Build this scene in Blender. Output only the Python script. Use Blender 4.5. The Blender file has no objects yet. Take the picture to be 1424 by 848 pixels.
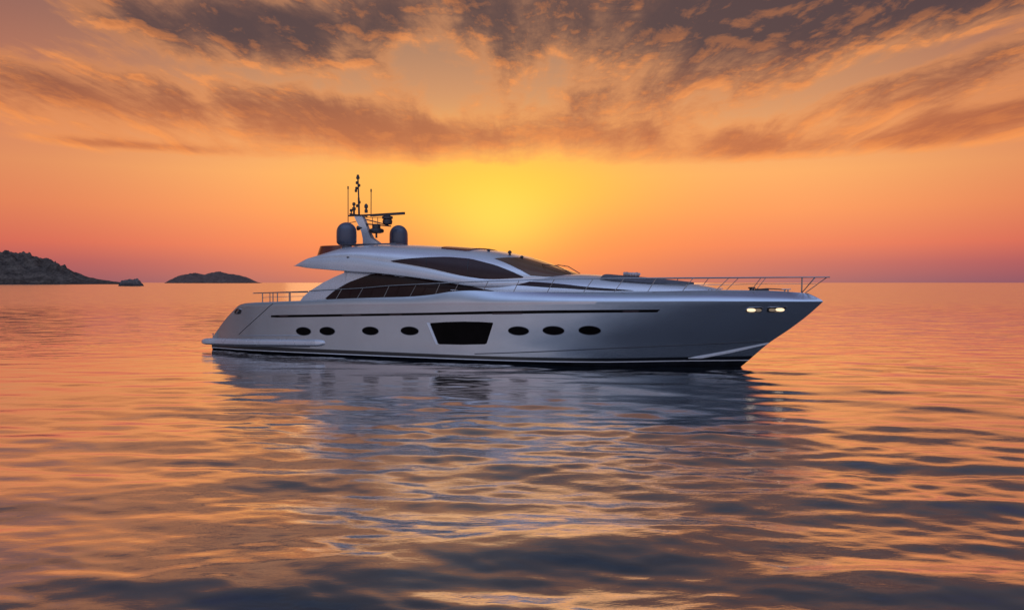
import bpy, bmesh, math, random, bisect
import numpy as np
from mathutils import Vector, Matrix, noise
from mathutils.geometry import delaunay_2d_cdt

C = bpy.context.scene
COL = C.collection
R = math.radians

# ------------------------------------------------------------------ camera
EYE = 3.3
cam = bpy.data.cameras.new('camera'); cam_o = bpy.data.objects.new('camera', cam); COL.objects.link(cam_o)
cam_o.location = (0, 0, EYE)
cam_o.rotation_euler = (R(90)-math.atan(31/1100), 0, 0)
cam.sensor_width = 36; cam.lens = 1100/1424*36
cam.clip_start = .1; cam.clip_end = 60000
C.camera = cam_o

# ------------------------------------------------------------------ view
C.view_settings.view_transform = 'Standard'; C.view_settings.look = 'None'
C.view_settings.exposure = 0; C.view_settings.gamma = 1; C.view_settings.use_curve_mapping = False
C.cycles.max_bounces = 8; C.cycles.glossy_bounces = 4; C.cycles.transparent_max_bounces = 8
C.cycles.use_denoising = True
C.cycles.sample_clamp_indirect = 6

def lin(r, g, b, a=1.0):
    f = lambda c: (c/255/12.92) if c/255 <= .04045 else ((c/255+.055)/1.055)**2.4
    return (f(r), f(g), f(b), a)

# ------------------------------------------------------------------ node expression helper
class E:
    """a scalar socket with arithmetic"""
    def __init__(s, nt, k): s.nt, s.k = nt, k
    def _op(s, op, *o, clampit=False):
        n = s.nt.nodes.new('ShaderNodeMath'); n.operation = op; n.use_clamp = clampit
        for i, v in enumerate((s,)+o):
            if isinstance(v, E): s.nt.links.new(v.k, n.inputs[i])
            else: n.inputs[i].default_value = v
        return E(s.nt, n.outputs[0])
    def __add__(s, o): return s._op('ADD', o)
    __radd__ = __add__
    def __mul__(s, o): return s._op('MULTIPLY', o)
    __rmul__ = __mul__
    def __sub__(s, o): return s._op('SUBTRACT', o)
    def __rsub__(s, o): return s*-1.0+o
    def __truediv__(s, o): return s._op('DIVIDE', o)
    def clamp(s): return s._op('ADD', 0.0, clampit=True)
    def max(s, o): return s._op('MAXIMUM', o)
    def min(s, o): return s._op('MINIMUM', o)
    def pow(s, o): return s._op('POWER', o)
    def exp(s): return s._op('EXPONENT')
    def smooth(s, a, b):
        n = s.nt.nodes.new('ShaderNodeMapRange'); n.interpolation_type = 'SMOOTHSTEP'
        s.nt.links.new(s.k, n.inputs[0]); n.inputs[1].default_value = a; n.inputs[2].default_value = b
        return E(s.nt, n.outputs[0])
def noise_n(nt, vec, scale, detail=5, rough=.5, dist=0.0, kind=None):
    n = nt.nodes.new('ShaderNodeTexNoise'); n.inputs['Scale'].default_value = scale
    n.inputs['Detail'].default_value = detail; n.inputs['Roughness'].default_value = rough
    n.inputs['Distortion'].default_value = dist
    if vec is not None: nt.links.new(vec, n.inputs['Vector'])
    return E(nt, n.outputs[0])
def comb(nt, x, y, z):
    n = nt.nodes.new('ShaderNodeCombineXYZ')
    for i, v in enumerate((x, y, z)):
        if isinstance(v, E): nt.links.new(v.k, n.inputs[i])
        else: n.inputs[i].default_value = v
    return n.outputs[0]
def sep(nt, vec):
    n = nt.nodes.new('ShaderNodeSeparateXYZ'); nt.links.new(vec, n.inputs[0])
    return [E(nt, o) for o in n.outputs]
def mixc(nt, f, a, b, mode='MIX'):
    n = nt.nodes.new('ShaderNodeMix'); n.data_type = 'RGBA'; n.blend_type = mode
    for k, v in ((0, f), (6, a), (7, b)):
        if isinstance(v, E): nt.links.new(v.k, n.inputs[k])
        elif isinstance(v, (tuple, float, int)): n.inputs[k].default_value = v
        else: nt.links.new(v, n.inputs[k])
    return n.outputs[2]
def ramp(nt, f, stops, interp='LINEAR'):
    n = nt.nodes.new('ShaderNodeValToRGB'); cr = n.color_ramp; cr.interpolation = interp
    while len(cr.elements) < len(stops): cr.elements.new(.5)
    for el, (p, c) in zip(cr.elements, stops): el.position = p; el.color = c
    nt.links.new(f.k, n.inputs[0])
    return n.outputs[0]

# ------------------------------------------------------------------ sky
SUN_AZ, SUN_EL = -1.0, 4.6            # degrees; the sun stands behind the yacht, low over the sea
W = bpy.data.worlds.new('World'); C.world = W; W.use_nodes = True
nt = W.node_tree; nt.nodes.clear()

# one layer of broken cloud: where it lies (azimuth, elevation, half-widths, weight, slope of its axis)
CLOUDS = [(-18, 16.9, 9.5, 2.0, 1.0, .02), (13, 17.6, 13, 3.2, .78, .06), (30, 18.8, 10, 3.0, .90, .12), (-31, 12.1, 9, 1.7, .80, -.03),
          (-13, 11.3, 9, 1.7, .72, -.07), (3, 10.2, 13, 1.1, .55, .0), (30, 9.8, 7, .95, .75, .16), (-25.5, 8.85, 5.5, .34, .62, .0),
          (-4.5, 18.8, 6, 2.0, .45, .0), (18, 9.2, 8, .7, .35, .05), (10, 12.5, 10, 2.0, .25, .1), (31, 13.2, 7, 1.2, .45, .18),
          (-33.5, 16.5, 5.5, 3.2, -.95, .0), (-20, 13.9, 10, .7, -.40, -.05), (25, 13.6, 10, .55, -.45, .24), (-3.5, 13.5, 5, 1.6, -.10, -.3), (6, 15.8, 4.5, 2.2, -.42, .35), (-5.5, 16.3, 2.6, 3.0, -.38, .3)]
def density_group():
    g = bpy.data.node_groups.new('cloud density', 'ShaderNodeTree')
    g.interface.new_socket('Direction', in_out='INPUT', socket_type='NodeSocketVector')
    g.interface.new_socket('Density', in_out='OUTPUT', socket_type='NodeSocketFloat')
    g.interface.new_socket('Texture', in_out='OUTPUT', socket_type='NodeSocketFloat')
    gi = g.nodes.new('NodeGroupInput'); go = g.nodes.new('NodeGroupOutput')
    x, y, z = sep(g, gi.outputs[0])
    el = z.max(-1)._op('ARCSINE')*57.29578
    az = x._op('ARCTAN2', y)*57.29578
    h = z.max(0.0)+.055
    px, py = x/h, y/h
    big = noise_n(g, comb(g, px*1.0+3.1, py*.62, 4.7), .95, 9, .60, .35)
    streak = noise_n(g, comb(g, px*2.3+1.7, py*.55+9, 1.2), 1.6, 8, .62, .5)
    fine = noise_n(g, comb(g, px*1.2, py*.8, 8.8), 5.5, 8, .62, .4)
    m = None
    for (a0, e0, ra, re, w, sl) in CLOUDS:
        da = az-a0
        u = da*(1/ra); v = (el-e0-da*sl)*(1/re)
        t = ((u*u+v*v)*-1.0).exp()*w
        m = t if m is None else m+t
    high = el.smooth(14.0, 20)*.34+el.smooth(18, 25)*.20-el.smooth(33, 48)*.55
    low = (1-el.smooth(7.0, 9.0))*.9
    d = (big-.5)*1.5+(streak-.5)*(el.smooth(7, 12)*1.35+.5)+(fine-.5)*(el.smooth(8, 15)*.85+.15)+m+high-low+.09
    g.links.new(d.k, go.inputs[0])
    tex = (big-.5)*1.3+(streak-.5)*1.0+(fine-.5)*(el.smooth(8, 15)*.7+.15)+m*.12
    g.links.new(tex.k, go.inputs[1])
    return g
DG = density_group()
tc = nt.nodes.new('ShaderNodeTexCoord')
dirv = tc.outputs['Generated']
x, y, z = sep(nt, dirv)
el = z._op('ARCSINE')*57.29578
az = x._op('ARCTAN2', y)*57.29578
def dens(vec):
    n = nt.nodes.new('ShaderNodeGroup'); n.node_tree = DG; nt.links.new(vec, n.inputs[0]); return E(nt, n.outputs[0]), E(nt, n.outputs[1])
D0, T0 = dens(dirv)
D1, T1 = dens(comb(nt, x, y, z-.009))
ge = (el*(1/60)).clamp()
front = ramp(nt, ge, [(p/60, lin(*c)) for p, c in ((0, (160, 106, 112)), (1.3, (196, 112, 105)), (2.6, (238, 130, 97)), (5, (252, 158, 98)), (7.5, (252, 174, 104)),
        (9.5, (240, 166, 106)), (12.5, (212, 148, 103)), (16, (180, 132, 102)), (20, (140, 116, 104)), (27, (122, 108, 104)), (36, (112, 110, 118)), (50, (116, 128, 154)), (60, (126, 144, 180)))])
# duller towards both sides, warmer along the sun's side, golden round the sun
side = (az-2.0)._op('ABSOLUTE').smooth(16, 37)
front = mixc(nt, side, front, (.77, .63, .80, 1), 'MULTIPLY')
wide = az._op('ABSOLUTE').smooth(40, 85)*(1-el.smooth(20, 45))
front = mixc(nt, wide, front, (.30, .28, .38, 1), 'MULTIPLY')
a1 = (az-SUN_AZ)*(1/17); e1 = (el-2.0)*(1/4.0)
warm = ((a1*a1+e1*e1)*-1.0).exp()
front = mixc(nt, warm*.80, front, lin(255, 136, 74))
a2 = (az-SUN_AZ)*(1/10.8); e2 = (el-7.0)*(1/3.4)
gold = ((a2*a2+e2*e2)*-1.0).exp()
front = mixc(nt, gold*.95, front, lin(255, 198, 64))
a3 = (az-SUN_AZ)*(1/4.5); e3 = (el-SUN_EL)*(1/3.0)
core = ((a3*a3+e3*e3)*-1.0).exp()
front = mixc(nt, core*.60, front, lin(255, 224, 84))
# clouds: lit from underneath along their lower edges
alpha = D0.smooth(-.12, .78)
thick = D0.smooth(.08, 1.05)
up = el.smooth(8.5, 16.5)
thin_c = mixc(nt, up, lin(226, 138, 84), lin(146, 100, 80))
core_c = mixc(nt, up, lin(190, 108, 70), lin(84, 65, 68))
cloud_c = mixc(nt, thick, thin_c, core_c)
far_up = el.smooth(20, 34)
cloud_c = mixc(nt, far_up, cloud_c, lin(92, 86, 92))
lit = ((T0-T1-.012)*6.5).clamp()*(1-far_up)*(1-thick*.75)*alpha.smooth(.0, .4)
cloud_c = mixc(nt, lit*.9, cloud_c, lin(255, 152, 76))
edge = (alpha*(1-alpha)*4.0)*(1-far_up)*.40
front = mixc(nt, edge, front, lin(255, 162, 88))
front = mixc(nt, alpha*.97, front, cloud_c)
# the eastern half of the sky: pale blue-mauve dusk
back = ramp(nt, ge, [(p/60, lin(*c)) for p, c in ((0, (150, 142, 162)), (5, (196, 178, 186)), (12, (192, 190, 206)), (26, (158, 170, 198)), (42, (128, 146, 182)), (60, (126, 144, 180)))])
bf = (y*-1.0).smooth(-.40, .30)
sky_c = mixc(nt, bf, front, back)
# unseen sky brightened to light the yacht: opposite the sun and overhead, dim aside
high = el.smooth(24, 55)
gain = 1+bf*((y*-1.0).smooth(.15, .85)*1.12*(1-high*.5)-.66*(1-high)+high*2.4)
bg = nt.nodes.new('ShaderNodeBackground'); nt.links.new(sky_c, bg.inputs[0]); nt.links.new(gain.k, bg.inputs[1])
ns = nt.nodes.new('ShaderNodeTexSky'); ns.sky_type = 'NISHITA'; ns.sun_disc = False
ns.sun_elevation = R(SUN_EL); ns.sun_rotation = R(SUN_AZ); ns.dust_density = 2.0
bg2 = nt.nodes.new('ShaderNodeBackground'); nt.links.new(ns.outputs[0], bg2.inputs[0]); bg2.inputs[1].default_value = .002
ad = nt.nodes.new('ShaderNodeAddShader'); nt.links.new(bg.outputs[0], ad.inputs[0]); nt.links.new(bg2.outputs[0], ad.inputs[1])
out = nt.nodes.new('ShaderNodeOutputWorld'); nt.links.new(ad.outputs[0], out.inputs[0])
W.cycles.sampling_method = 'MANUAL'; W.cycles.sample_map_resolution = 1024

# ------------------------------------------------------------------ sun (veiled by the haze on the horizon, so broad and weak)
sl = bpy.data.lights.new('sun', 'SUN'); sl.energy = .08; sl.angle = R(30); sl.color = (1, .60, .28)
so = bpy.data.objects.new('sun', sl); COL.objects.link(so); so.location = (0, 60, 30)
sd = Vector((math.sin(R(SUN_AZ))*math.cos(R(SUN_EL)), math.cos(R(SUN_AZ))*math.cos(R(SUN_EL)), math.sin(R(SUN_EL))))
so.rotation_euler = (-sd).to_track_quat('-Z', 'Y').to_euler()

# ------------------------------------------------------------------ shapes of the yacht
def pch(pts):
    """smooth monotone curve through (x, y) points"""
    X = [p[0] for p in pts]; Y = [p[1] for p in pts]; n = len(X)
    d = [(Y[i+1]-Y[i])/(X[i+1]-X[i]) for i in range(n-1)]
    m = [d[0]] + [0.0 if d[i-1]*d[i] <= 0 else 2*d[i-1]*d[i]/(d[i-1]+d[i]) for i in range(1, n-1)] + [d[-1]]
    def f(x):
        if x <= X[0]: return Y[0]
        if x >= X[-1]: return Y[-1]
        i = bisect.bisect_right(X, x)-1
        h = X[i+1]-X[i]; t = (x-X[i])/h
        return ((2*t**3-3*t*t+1)*Y[i] + (t**3-2*t*t+t)*h*m[i] + (3*t*t-2*t**3)*Y[i+1] + (t**3-t*t)*h*m[i+1])
    return f
def clamp(x, a=0.0, b=1.0): return a if x < a else b if x > b else x
def sstep(a, b, x):
    t = clamp((x-a)/(b-a)); return t*t*(3-2*t)

# ---- hull (metres; x forward from the transom foot, y to port, z up from the waterline)
XBOW = 27.62
ZS = pch([(-.50, .5), (-.38, .66), (.06, 1.10), (.62, 1.53), (1.22, 1.93), (1.8, 2.25), (2.4, 2.34), (3.9, 2.41), (5.4, 2.47), (8.75, 2.62),
          (11.3, 2.70), (12.4, 2.79), (13.3, 2.92), (14.1, 2.97), (15.5, 2.93), (18.6, 2.93), (21.4, 2.95), (23.9, 3.0), (26.1, 2.99), (27.62, 2.9)])
_zk = pch([(0, 2.1), (8, 2.3), (15.5, 2.47), (20, 2.56), (24, 2.6), (27.7, 2.59)])
def ZK(x): return min(_zk(x), ZS(x)-.07)
XS = pch([(-.9, 23.2), (-.4, 24.1), (0, 24.65), (.32, 24.98), (.96, 25.67), (1.54, 26.45), (2.1, 27.12), (2.59, 27.62)])
def _plan(x, s, xe):
    xm = 13.3-.3*s; n = 2.3+.6*s; bm = 2.98+.18*max(s, 0)
    y = bm*(1-clamp((x-xm)/(xe-xm))**n)
    return y*(1-.09*clamp((6-x)/6)**2-.09*clamp((2.8-x)/2.8)**1.7)
INS = pch([(8, .06), (12.5, .10), (16, .26), (20, .36), (24, .38), (27.6, .30)])
def hullY(x, z):
    zk = ZK(x)
    if z <= zk:
        s = clamp(z/2.55, -.35, 1.0)
        y = _plan(x, s, XS(z))
        if z < 0: y *= 1+.45*z
        return y
    s2 = clamp((z-zk)/(ZS(x)-zk)); s = clamp(zk/2.55, -.35, 1)
    y = _plan(x, s, XBOW-.55*s2**1.3)
    return max(0.0, y - min(INS(x), .75*y)*s2**1.7)
def sheerY(x): return hullY(x, ZS(x)-1e-4)
def hull_xe(x, z):
    zk = _zk(27.6)
    if z <= zk: return XS(z)
    return XBOW-.55*clamp((z-zk)/(2.9-zk))**1.3
def S_hull(x, z): return (x, -hullY(x, z), z)

# ---- upper house with its aft wing
U_X0, U_X1 = 4.62, 18.25
U_zt = pch([(4.62, 4.10), (5.1, 4.31), (5.7, 4.54), (6.4, 4.80), (7.2, 5.0), (8.6, 5.06), (10, 5.03), (11.7, 4.93), (13.9, 4.73), (15.2, 4.49), (15.9, 4.30), (17.1, 3.90), (18.25, 3.52)])
U_zc = pch([(4.62, 4.09), (5.1, 4.25), (5.7, 4.41), (7.7, 4.44), (9.8, 4.22), (11.8, 3.92), (13.8, 3.55), (15, 3.43), (16.4, 3.45), (18.25, 3.42)])
U_zl = pch([(4.62, 4.08), (5.5, 3.96), (6.3, 3.90), (7.7, 3.80), (9.5, 3.68), (11.1, 3.52), (12.6, 3.33), (14.2, 3.12), (16, 3.1), (18.25, 3.1)])
U_w = pch([(4.62, 2.35), (5.5, 2.55), (7, 2.66), (11, 2.64), (13.5, 2.5), (15, 2.30), (16.2, 2.0), (17.2, 1.45), (17.9, .8), (18.25, .05)])
def U_wl(x): return U_w(x)+.05
def S_up(x, a):
    """a: 0 at the crease .. 90 at the centreline, degrees"""
    r = math.radians(a); zc = U_zc(x); zt = max(U_zt(x), zc+.005)
    p = .62+.25*sstep(14, 17, x)
    return (x, -U_w(x)*max(math.cos(r), 0)**p, zc+(zt-zc)*max(math.sin(r), 0)**.85)
# ---- lower house and foredeck trunk
D_X0, D_X1 = 7.5, 24.15
D_zt = pch([(7.5, 3.85), (12, 3.6), (15, 3.6), (18, 3.66), (19.85, 3.53), (21.7, 3.36), (23.1, 3.19), (23.8, 3.04), (24.15, 2.9)])
D_w = pch([(7.5, 2.47), (12, 2.46), (15, 2.38), (18, 2.12), (20, 1.80), (21.7, 1.42), (23.1, .95), (23.8, .5), (24.15, .03)])
def D_zb(x): return ZS(x)-.22
def S_low(x, a):
    r = math.radians(a); zb = D_zb(x); zt = max(D_zt(x), zb+.01)
    p = .02+.68*sstep(10.5, 19, x); q = .95-.1*sstep(13, 19, x)
    return (x, -D_w(x)*max(math.cos(r), 0)**p, zb+(zt-zb)*max(math.sin(r), 0)**q)
def S_wall(x, z):
    """saloon wall by height: the lower house, carried aft as the flat wing panel"""
    xx = max(x, D_X0); zb = D_zb(xx); zt = D_zt(xx); q = .95-.1*sstep(13, 19, xx)
    f = clamp((z-zb)/(zt-zb)); a = math.degrees(math.asin(min(f**(1/q), 1)))
    y = S_low(xx, a)[1] if x >= D_X0 else -2.468
    return (x, y, z)

PORTS = ((5.705, 1.087, 0.409, 0.179), (7.038, 1.128, 0.407, 0.175), (9.356, 1.196, 0.412, 0.171), (11.36, 1.247, 0.427, 0.17), (16.405, 1.37, 0.426, 0.166), (17.858, 1.411, 0.423, 0.166), (19.292, 1.441, 0.415, 0.168))
BIGWIN = ((12.379, 1.607), (13.141, 1.665), (13.987, 1.701), (14.744, 1.701), (15.324, 1.683), (14.98, 0.791), (13.881, 0.736), (12.746, 0.721))
SLIT = ((3.845, 1.781), (4.239, 1.802), (6.486, 1.867), (8.831, 1.935), (12.468, 2.045), (15.15, 2.145), (17.619, 2.213), (19.897, 2.254), (21.977, 2.28), (21.867, 2.18), (19.891, 2.147), (17.613, 2.093), (15.145, 2.025), (12.463, 1.942), (8.825, 1.83), (6.479, 1.756), (4.231, 1.688), (3.839, 1.694))
LAMP1 = ((24.945, 2.246), (25.075, 2.367), (25.567, 2.383), (25.482, 2.177), (25.04, 2.177))
LAMP2 = ((25.713, 2.383), (26.422, 2.395), (26.194, 2.189), (25.679, 2.185))
SEAM = ((3.983, 2.339), (2.892, 1.607), (1.649, 0.817), (1.697, 0.77), (3.686, 0.834), (5.527, 0.888))
SPONSON = ((-0.61, 0.376), (0.959, 0.429), (3.883, 0.516), (6.925, 0.595))
FAIR = ((1.363, 1.814), (1.599, 2.044), (1.964, 2.05), (1.895, 1.843), (1.683, 1.804))
CHINE = ((14.43, 0.372), (17.527, 0.57), (19.785, 0.732), (22.168, 0.872), (24.201, 0.975), (25.676, 1.034))
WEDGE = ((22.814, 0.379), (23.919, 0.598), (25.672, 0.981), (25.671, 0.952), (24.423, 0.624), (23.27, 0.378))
UPWIN = ((9.996, 1.38), (10.95, 14.19), (11.874, 24.58), (12.783, 33.23), (13.767, 36.35), (14.949, 29.42), (15.706, 16.96), (16.281, 2.42), (15.373, 0.69), (14.464, 0.0), (13.858, 0.0), (11.889, 1.38))
UPMULL = ((11.874, 24.58), (11.92, 1.38), (13.752, 36.35), (13.858, 0.35))
SCREEN = ((14.767, 47.08), (15.206, 40.85), (15.615, 33.23), (16.054, 22.85), (16.463, 9.0))
SALON = ((6.389, 2.511), (7.0, 2.938), (7.744, 3.3), (8.556, 3.559), (9.067, 3.7), (9.822, 3.7), (11.922, 3.581), (12.533, 3.392), (13.378, 3.268), (14.444, 3.046), (15.111, 2.938), (14.456, 2.954), (13.467, 2.873), (12.078, 2.651), (10.644, 2.484), (8.378, 2.397))
STRIPE = ((14.03, 45.69), (15.973, 44.31), (17.434, 33.58), (18.748, 24.23), (20.061, 20.77), (20.857, 17.31), (19.913, 14.88), (18.767, 16.27), (17.286, 21.46), (15.547, 32.88), (14.697, 37.73))
RAILTOP = ((5.788, -2.733, 2.918), (8.656, -2.859, 3.055), (10.172, -2.878, 3.163), (12.792, -2.898, 3.276), (14.996, -2.866, 3.362), (16.448, -2.737, 3.398), (17.785, -2.582, 3.437), (19.317, -2.322, 3.452), (21.161, -1.992, 3.475), (23.988, -1.284, 3.491), (26.5, -0.425, 3.503), (27.744, -0.079, 3.505))
STAN = (((7.448, -2.961, 2.592), (7.676, -2.843, 2.994)), ((8.571, -2.959, 2.617), (8.849, -2.862, 3.069)), ((9.959, -2.951, 2.66), (10.209, -2.878, 3.144)), ((11.267, -2.943, 2.7), (11.576, -2.891, 3.19)), ((12.496, -2.93, 2.755), (12.757, -2.897, 3.27)), ((13.345, -2.905, 2.805), (13.648, -2.9, 3.3)), ((14.681, -2.829, 2.886), (14.996, -2.866, 3.359)), ((16.05, -2.736, 2.922), (16.327, -2.749, 3.393)), ((17.479, -2.615, 2.942), (17.785, -2.582, 3.437)), ((18.941, -2.435, 2.947), (19.317, -2.322, 3.45)), ((20.101, -2.244, 2.922), (20.508, -2.111, 3.459)), ((21.357, -1.972, 2.917), (21.725, -1.879, 3.477)), ((22.588, -1.624, 2.914), (23.064, -1.554, 3.478)), ((23.712, -1.227, 2.888), (24.342, -1.164, 3.491)), ((25.019, -0.67, 2.943), (25.457, -0.733, 3.496)), ((26.86, -0.05, 2.956), (27.325, -0.223, 3.499)), ((26.988, -0.05, 2.957), (27.744, -0.079, 3.505)))
STERNRAIL = ((2.454, -2.716, 2.797), (4.175, -2.8, 2.851), (5.783, -2.828, 2.899))
STERNPOSTS = (3.101, 3.73, 3.995, 4.688)
WINGPANEL = ((5.032, 2.429), (5.201, 2.632), (5.577, 2.901), (6.359, 3.3), (7.006, 3.562), (7.623, 3.771), (8.386, 3.912), (9.533, 3.903), (9.115, 3.651), (8.577, 3.557), (7.758, 3.3), (7.001, 2.94), (6.393, 2.542), (6.311, 2.409))
DOME1 = ((6.696, -1.1, 6.147), (6.69, -1.1, 5.233))
DOME2 = ((8.298, 0.9, 6.096), (8.294, 0.9, 5.154))
M_POLE = ((6.641, 0, 6.468), (6.618, 0, 7.407), (6.567, 0, 8.484))
M_BAR = ((6.064, 0, 6.572), (7.649, 0, 6.53))
M_RADAR = ((7.32, 0, 6.549), (9.181, 0, 6.534))
M_FOOT = ((6.98, 0, 5.244), (7.765, 0, 5.262))
M_HEAD = ((6.486, 0, 6.474), (6.821, 0, 6.497))
M_MIDL = ((6.734, 0, 5.979))
M_MIDR = ((7.192, 0, 5.966))
M_SRADAR = ((7.274, 0, 5.756), (7.972, 0, 5.738))
M_PED = ((7.935, 0, 6.493), (8.54, 0, 6.029))
M_ARM = ((7.069, 0, 6.212), (8.459, 0, 5.998))
M_PLATFORM = ((6.351, 0, 5.205), (8.976, 0, 5.152))
M_WH1 = ((5.977, 0, 6.246), (5.989, 0, 7.993))
M_WH2 = ((7.32, 0, 6.549), (7.327, 0, 7.788))
M_LAMPA = ((7.031, 0, 6.628), (7.054, 0, 7.111))
M_LAMPB = ((6.318, 0, 6.584), (6.344, 0, 7.21))
M_HORN = ((6.608, 0, 5.931))
DEFLECT = ((4.671, -1.0, 4.587), (5.061, -1.0, 5.01), (6.574, -1.0, 5.023), (6.697, -1.0, 4.932))
ROOFITEMS = ((12.088, -0.4, 4.866), (13.36, -0.4, 4.772), (14.141, -0.4, 4.68), (15.081, -0.4, 4.586), (15.661, -0.4, 4.422))
ROLL = ((19.95, 0, 3.569), (20.653, 0, 3.567))
FIT = ((5.317, 45.35), (7.906, 0.0))

# ------------------------------------------------------------------ mesh helpers
class MB:
    """collects shapes; build() links them as ONE mesh object"""
    def __init__(s): s.v, s.f, s.m = [], [], []
    def add(s, verts, faces, mi=0):
        b = len(s.v); s.v += [tuple(p) for p in verts]; s.f += [tuple(b+i for i in f) for f in faces]; s.m += [mi]*len(faces)
    def box(s, c, size, mi=0, rot=None):
        v = [Vector((sx*size[0]/2, sy*size[1]/2, sz*size[2]/2)) for sx in (-1, 1) for sy in (-1, 1) for sz in (-1, 1)]
        if rot: v = [rot @ p for p in v]
        s.add([p+Vector(c) for p in v], [(0, 1, 3, 2), (4, 6, 7, 5), (0, 4, 5, 1), (2, 3, 7, 6), (0, 2, 6, 4), (1, 5, 7, 3)], mi)
    def tube(s, pts, r, seg=8, mi=0, cap=True):
        pts = [Vector(p) for p in pts]; n = len(pts); rr = r if isinstance(r, (list, tuple)) else [r]*n
        vs, fs = [], []
        for i, p in enumerate(pts):
            t = (pts[min(i+1, n-1)]-pts[max(i-1, 0)]).normalized()
            u = t.cross(Vector((0, 0, 1)))
            if u.length < .05: u = t.cross(Vector((1, 0, 0)))
            u.normalize(); w = t.cross(u)
            for k in range(seg):
                a = 2*math.pi*k/seg; vs.append(p+rr[i]*(math.cos(a)*u+math.sin(a)*w))
        for i in range(n-1):
            for k in range(seg):
                a, b = i*seg+k, i*seg+(k+1) % seg; fs.append((a, b, b+seg, a+seg))
        if cap: fs.append(tuple(range(seg))[::-1]); fs.append(tuple((n-1)*seg+k for k in range(seg)))
        s.add(vs, fs, mi)
    def lathe(s, c, prof, seg=24, mi=0):
        """prof: (radius, height) pairs from the bottom up"""
        vs, fs = [], []
        for r, h in prof:
            for k in range(seg):
                a = 2*math.pi*k/seg; vs.append((c[0]+r*math.cos(a), c[1]+r*math.sin(a), c[2]+h))
        n = len(prof)
        for i in range(n-1):
            for k in range(seg):
                a, b = i*seg+k, i*seg+(k+1) % seg; fs.append((a, b, b+seg, a+seg))
        fs.append(tuple(range(seg))[::-1]); fs.append(tuple((n-1)*seg+k for k in range(seg)))
        s.add(vs, fs, mi)
    def slab(s, poly, y0, y1, mi=0):
        """a plate whose (x, z) outline is extruded from y0 to y1"""
        n = len(poly)
        s.add([(p[0], y0, p[1]) for p in poly]+[(p[0], y1, p[1]) for p in poly],
              [tuple(range(n)), tuple(range(2*n-1, n-1, -1))]+[(i, i+n, (i+1) % n+n, (i+1) % n) for i in range(n)], mi)
    def patch(s, S, poly, step, outw, inw, mi=0):
        """a panel that follows surface S inside an outline given in S's own coordinates"""
        P = []
        n = len(poly)
        for i in range(n):
            a, b = poly[i], poly[(i+1) % n]; k = max(1, int(math.hypot((b[0]-a[0])/step[0], (b[1]-a[1])/step[1])))
            P += [(a[0]+(b[0]-a[0])*j/k, a[1]+(b[1]-a[1])*j/k) for j in range(k)]
        nb = len(P); sx, sy = step
        loop = [Vector((p[0]/sx, p[1]/sy)) for p in P]
        xs = [p.x for p in loop]; ys = [p.y for p in loop]
        pts = list(loop)
        def inside(q):
            c = False
            for i in range(nb):
                a, b = loop[i], loop[i-1]
                if (a.y > q.y) != (b.y > q.y) and q.x < (b.x-a.x)*(q.y-a.y)/(b.y-a.y)+a.x: c = not c
            return c
        yy = math.floor(min(ys))+.5
        while yy < max(ys):
            xx = math.floor(min(xs))+.5
            while xx < max(xs):
                q = Vector((xx, yy))
                if inside(q) and min((q-l).length for l in loop) > .45: pts.append(q)
                xx += 1
            yy += 1
        vo, eo, fo, _, _, _ = delaunay_2d_cdt(pts, [(i, (i+1) % nb) for i in range(nb)], [], 1, 1e-5)
        def S3(u, v): return Vector(S(u, v))
        top, bot = [], []
        for q in vo:
            u, v = q.x*sx, q.y*sy; e = .02
            nrm = (S3(u+e*sx, v)-S3(u-e*sx, v)).cross(S3(u, v+e*sy)-S3(u, v-e*sy))
            if nrm.length < 1e-12: nrm = Vector((0, -1, .3))
            nrm.normalize()
            if nrm.dot(Vector((0, -1, .4))) < 0: nrm = -nrm
            p = S3(u, v); top.append(p+nrm*outw); bot.append(p+nrm*inw)
        m = len(top); cnt = {}
        fs = []
        for f in fo:
            a, b, c = [top[i] for i in f][:3]
            fn = (b-a).cross(c-a)
            f = tuple(f) if fn.dot(Vector((0, -1, .4))) > 0 else tuple(f)[::-1]
            fs.append(f)
            for i in range(len(f)):
                e = (f[i], f[(i+1) % len(f)]); cnt[e] = 1
        fs2 = list(fs)+[tuple(i+m for i in f[::-1]) for f in fs]
        for (a, b) in cnt:
            if (b, a) not in cnt: fs2.append((b, a, a+m, b+m))
        s.add(top+bot, fs2, mi)
    def build(s, name, mats, parent=None, smooth=40, loc=None, merge=True):
        me = bpy.data.meshes.new(name); me.from_pydata(s.v, [], s.f)
        for m in (mats if isinstance(mats, (list, tuple)) else [mats]): me.materials.append(m)
        me.polygons.foreach_set('material_index', s.m)
        if merge:
            bm = bmesh.new(); bm.from_mesh(me); bmesh.ops.remove_doubles(bm, verts=bm.verts, dist=1e-4)
            bmesh.ops.dissolve_degenerate(bm, dist=1e-5, edges=bm.edges)
            bmesh.ops.recalc_face_normals(bm, faces=bm.faces); bm.to_mesh(me); bm.free()
        if smooth: me.shade_smooth(); me.set_sharp_from_angle(angle=R(smooth))
        o = bpy.data.objects.new(name, me); COL.objects.link(o)
        if parent: o.parent = parent
        if loc: o.location = loc
        return o
def tag(o, label=None, cat=None, kind=None, group=None):
    for k, v in (('label', label), ('category', cat), ('kind', kind), ('group', group)):
        if v: o[k] = v
    return o
def smooth_loop(poly, n=2, r=.2):
    for _ in range(n):
        q = []
        for i in range(len(poly)):
            a, b = poly[i], poly[(i+1) % len(poly)]
            q += [(a[0]+(b[0]-a[0])*r, a[1]+(b[1]-a[1])*r), (a[0]+(b[0]-a[0])*(1-r), a[1]+(b[1]-a[1])*(1-r))]
        poly = q
    return poly

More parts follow.
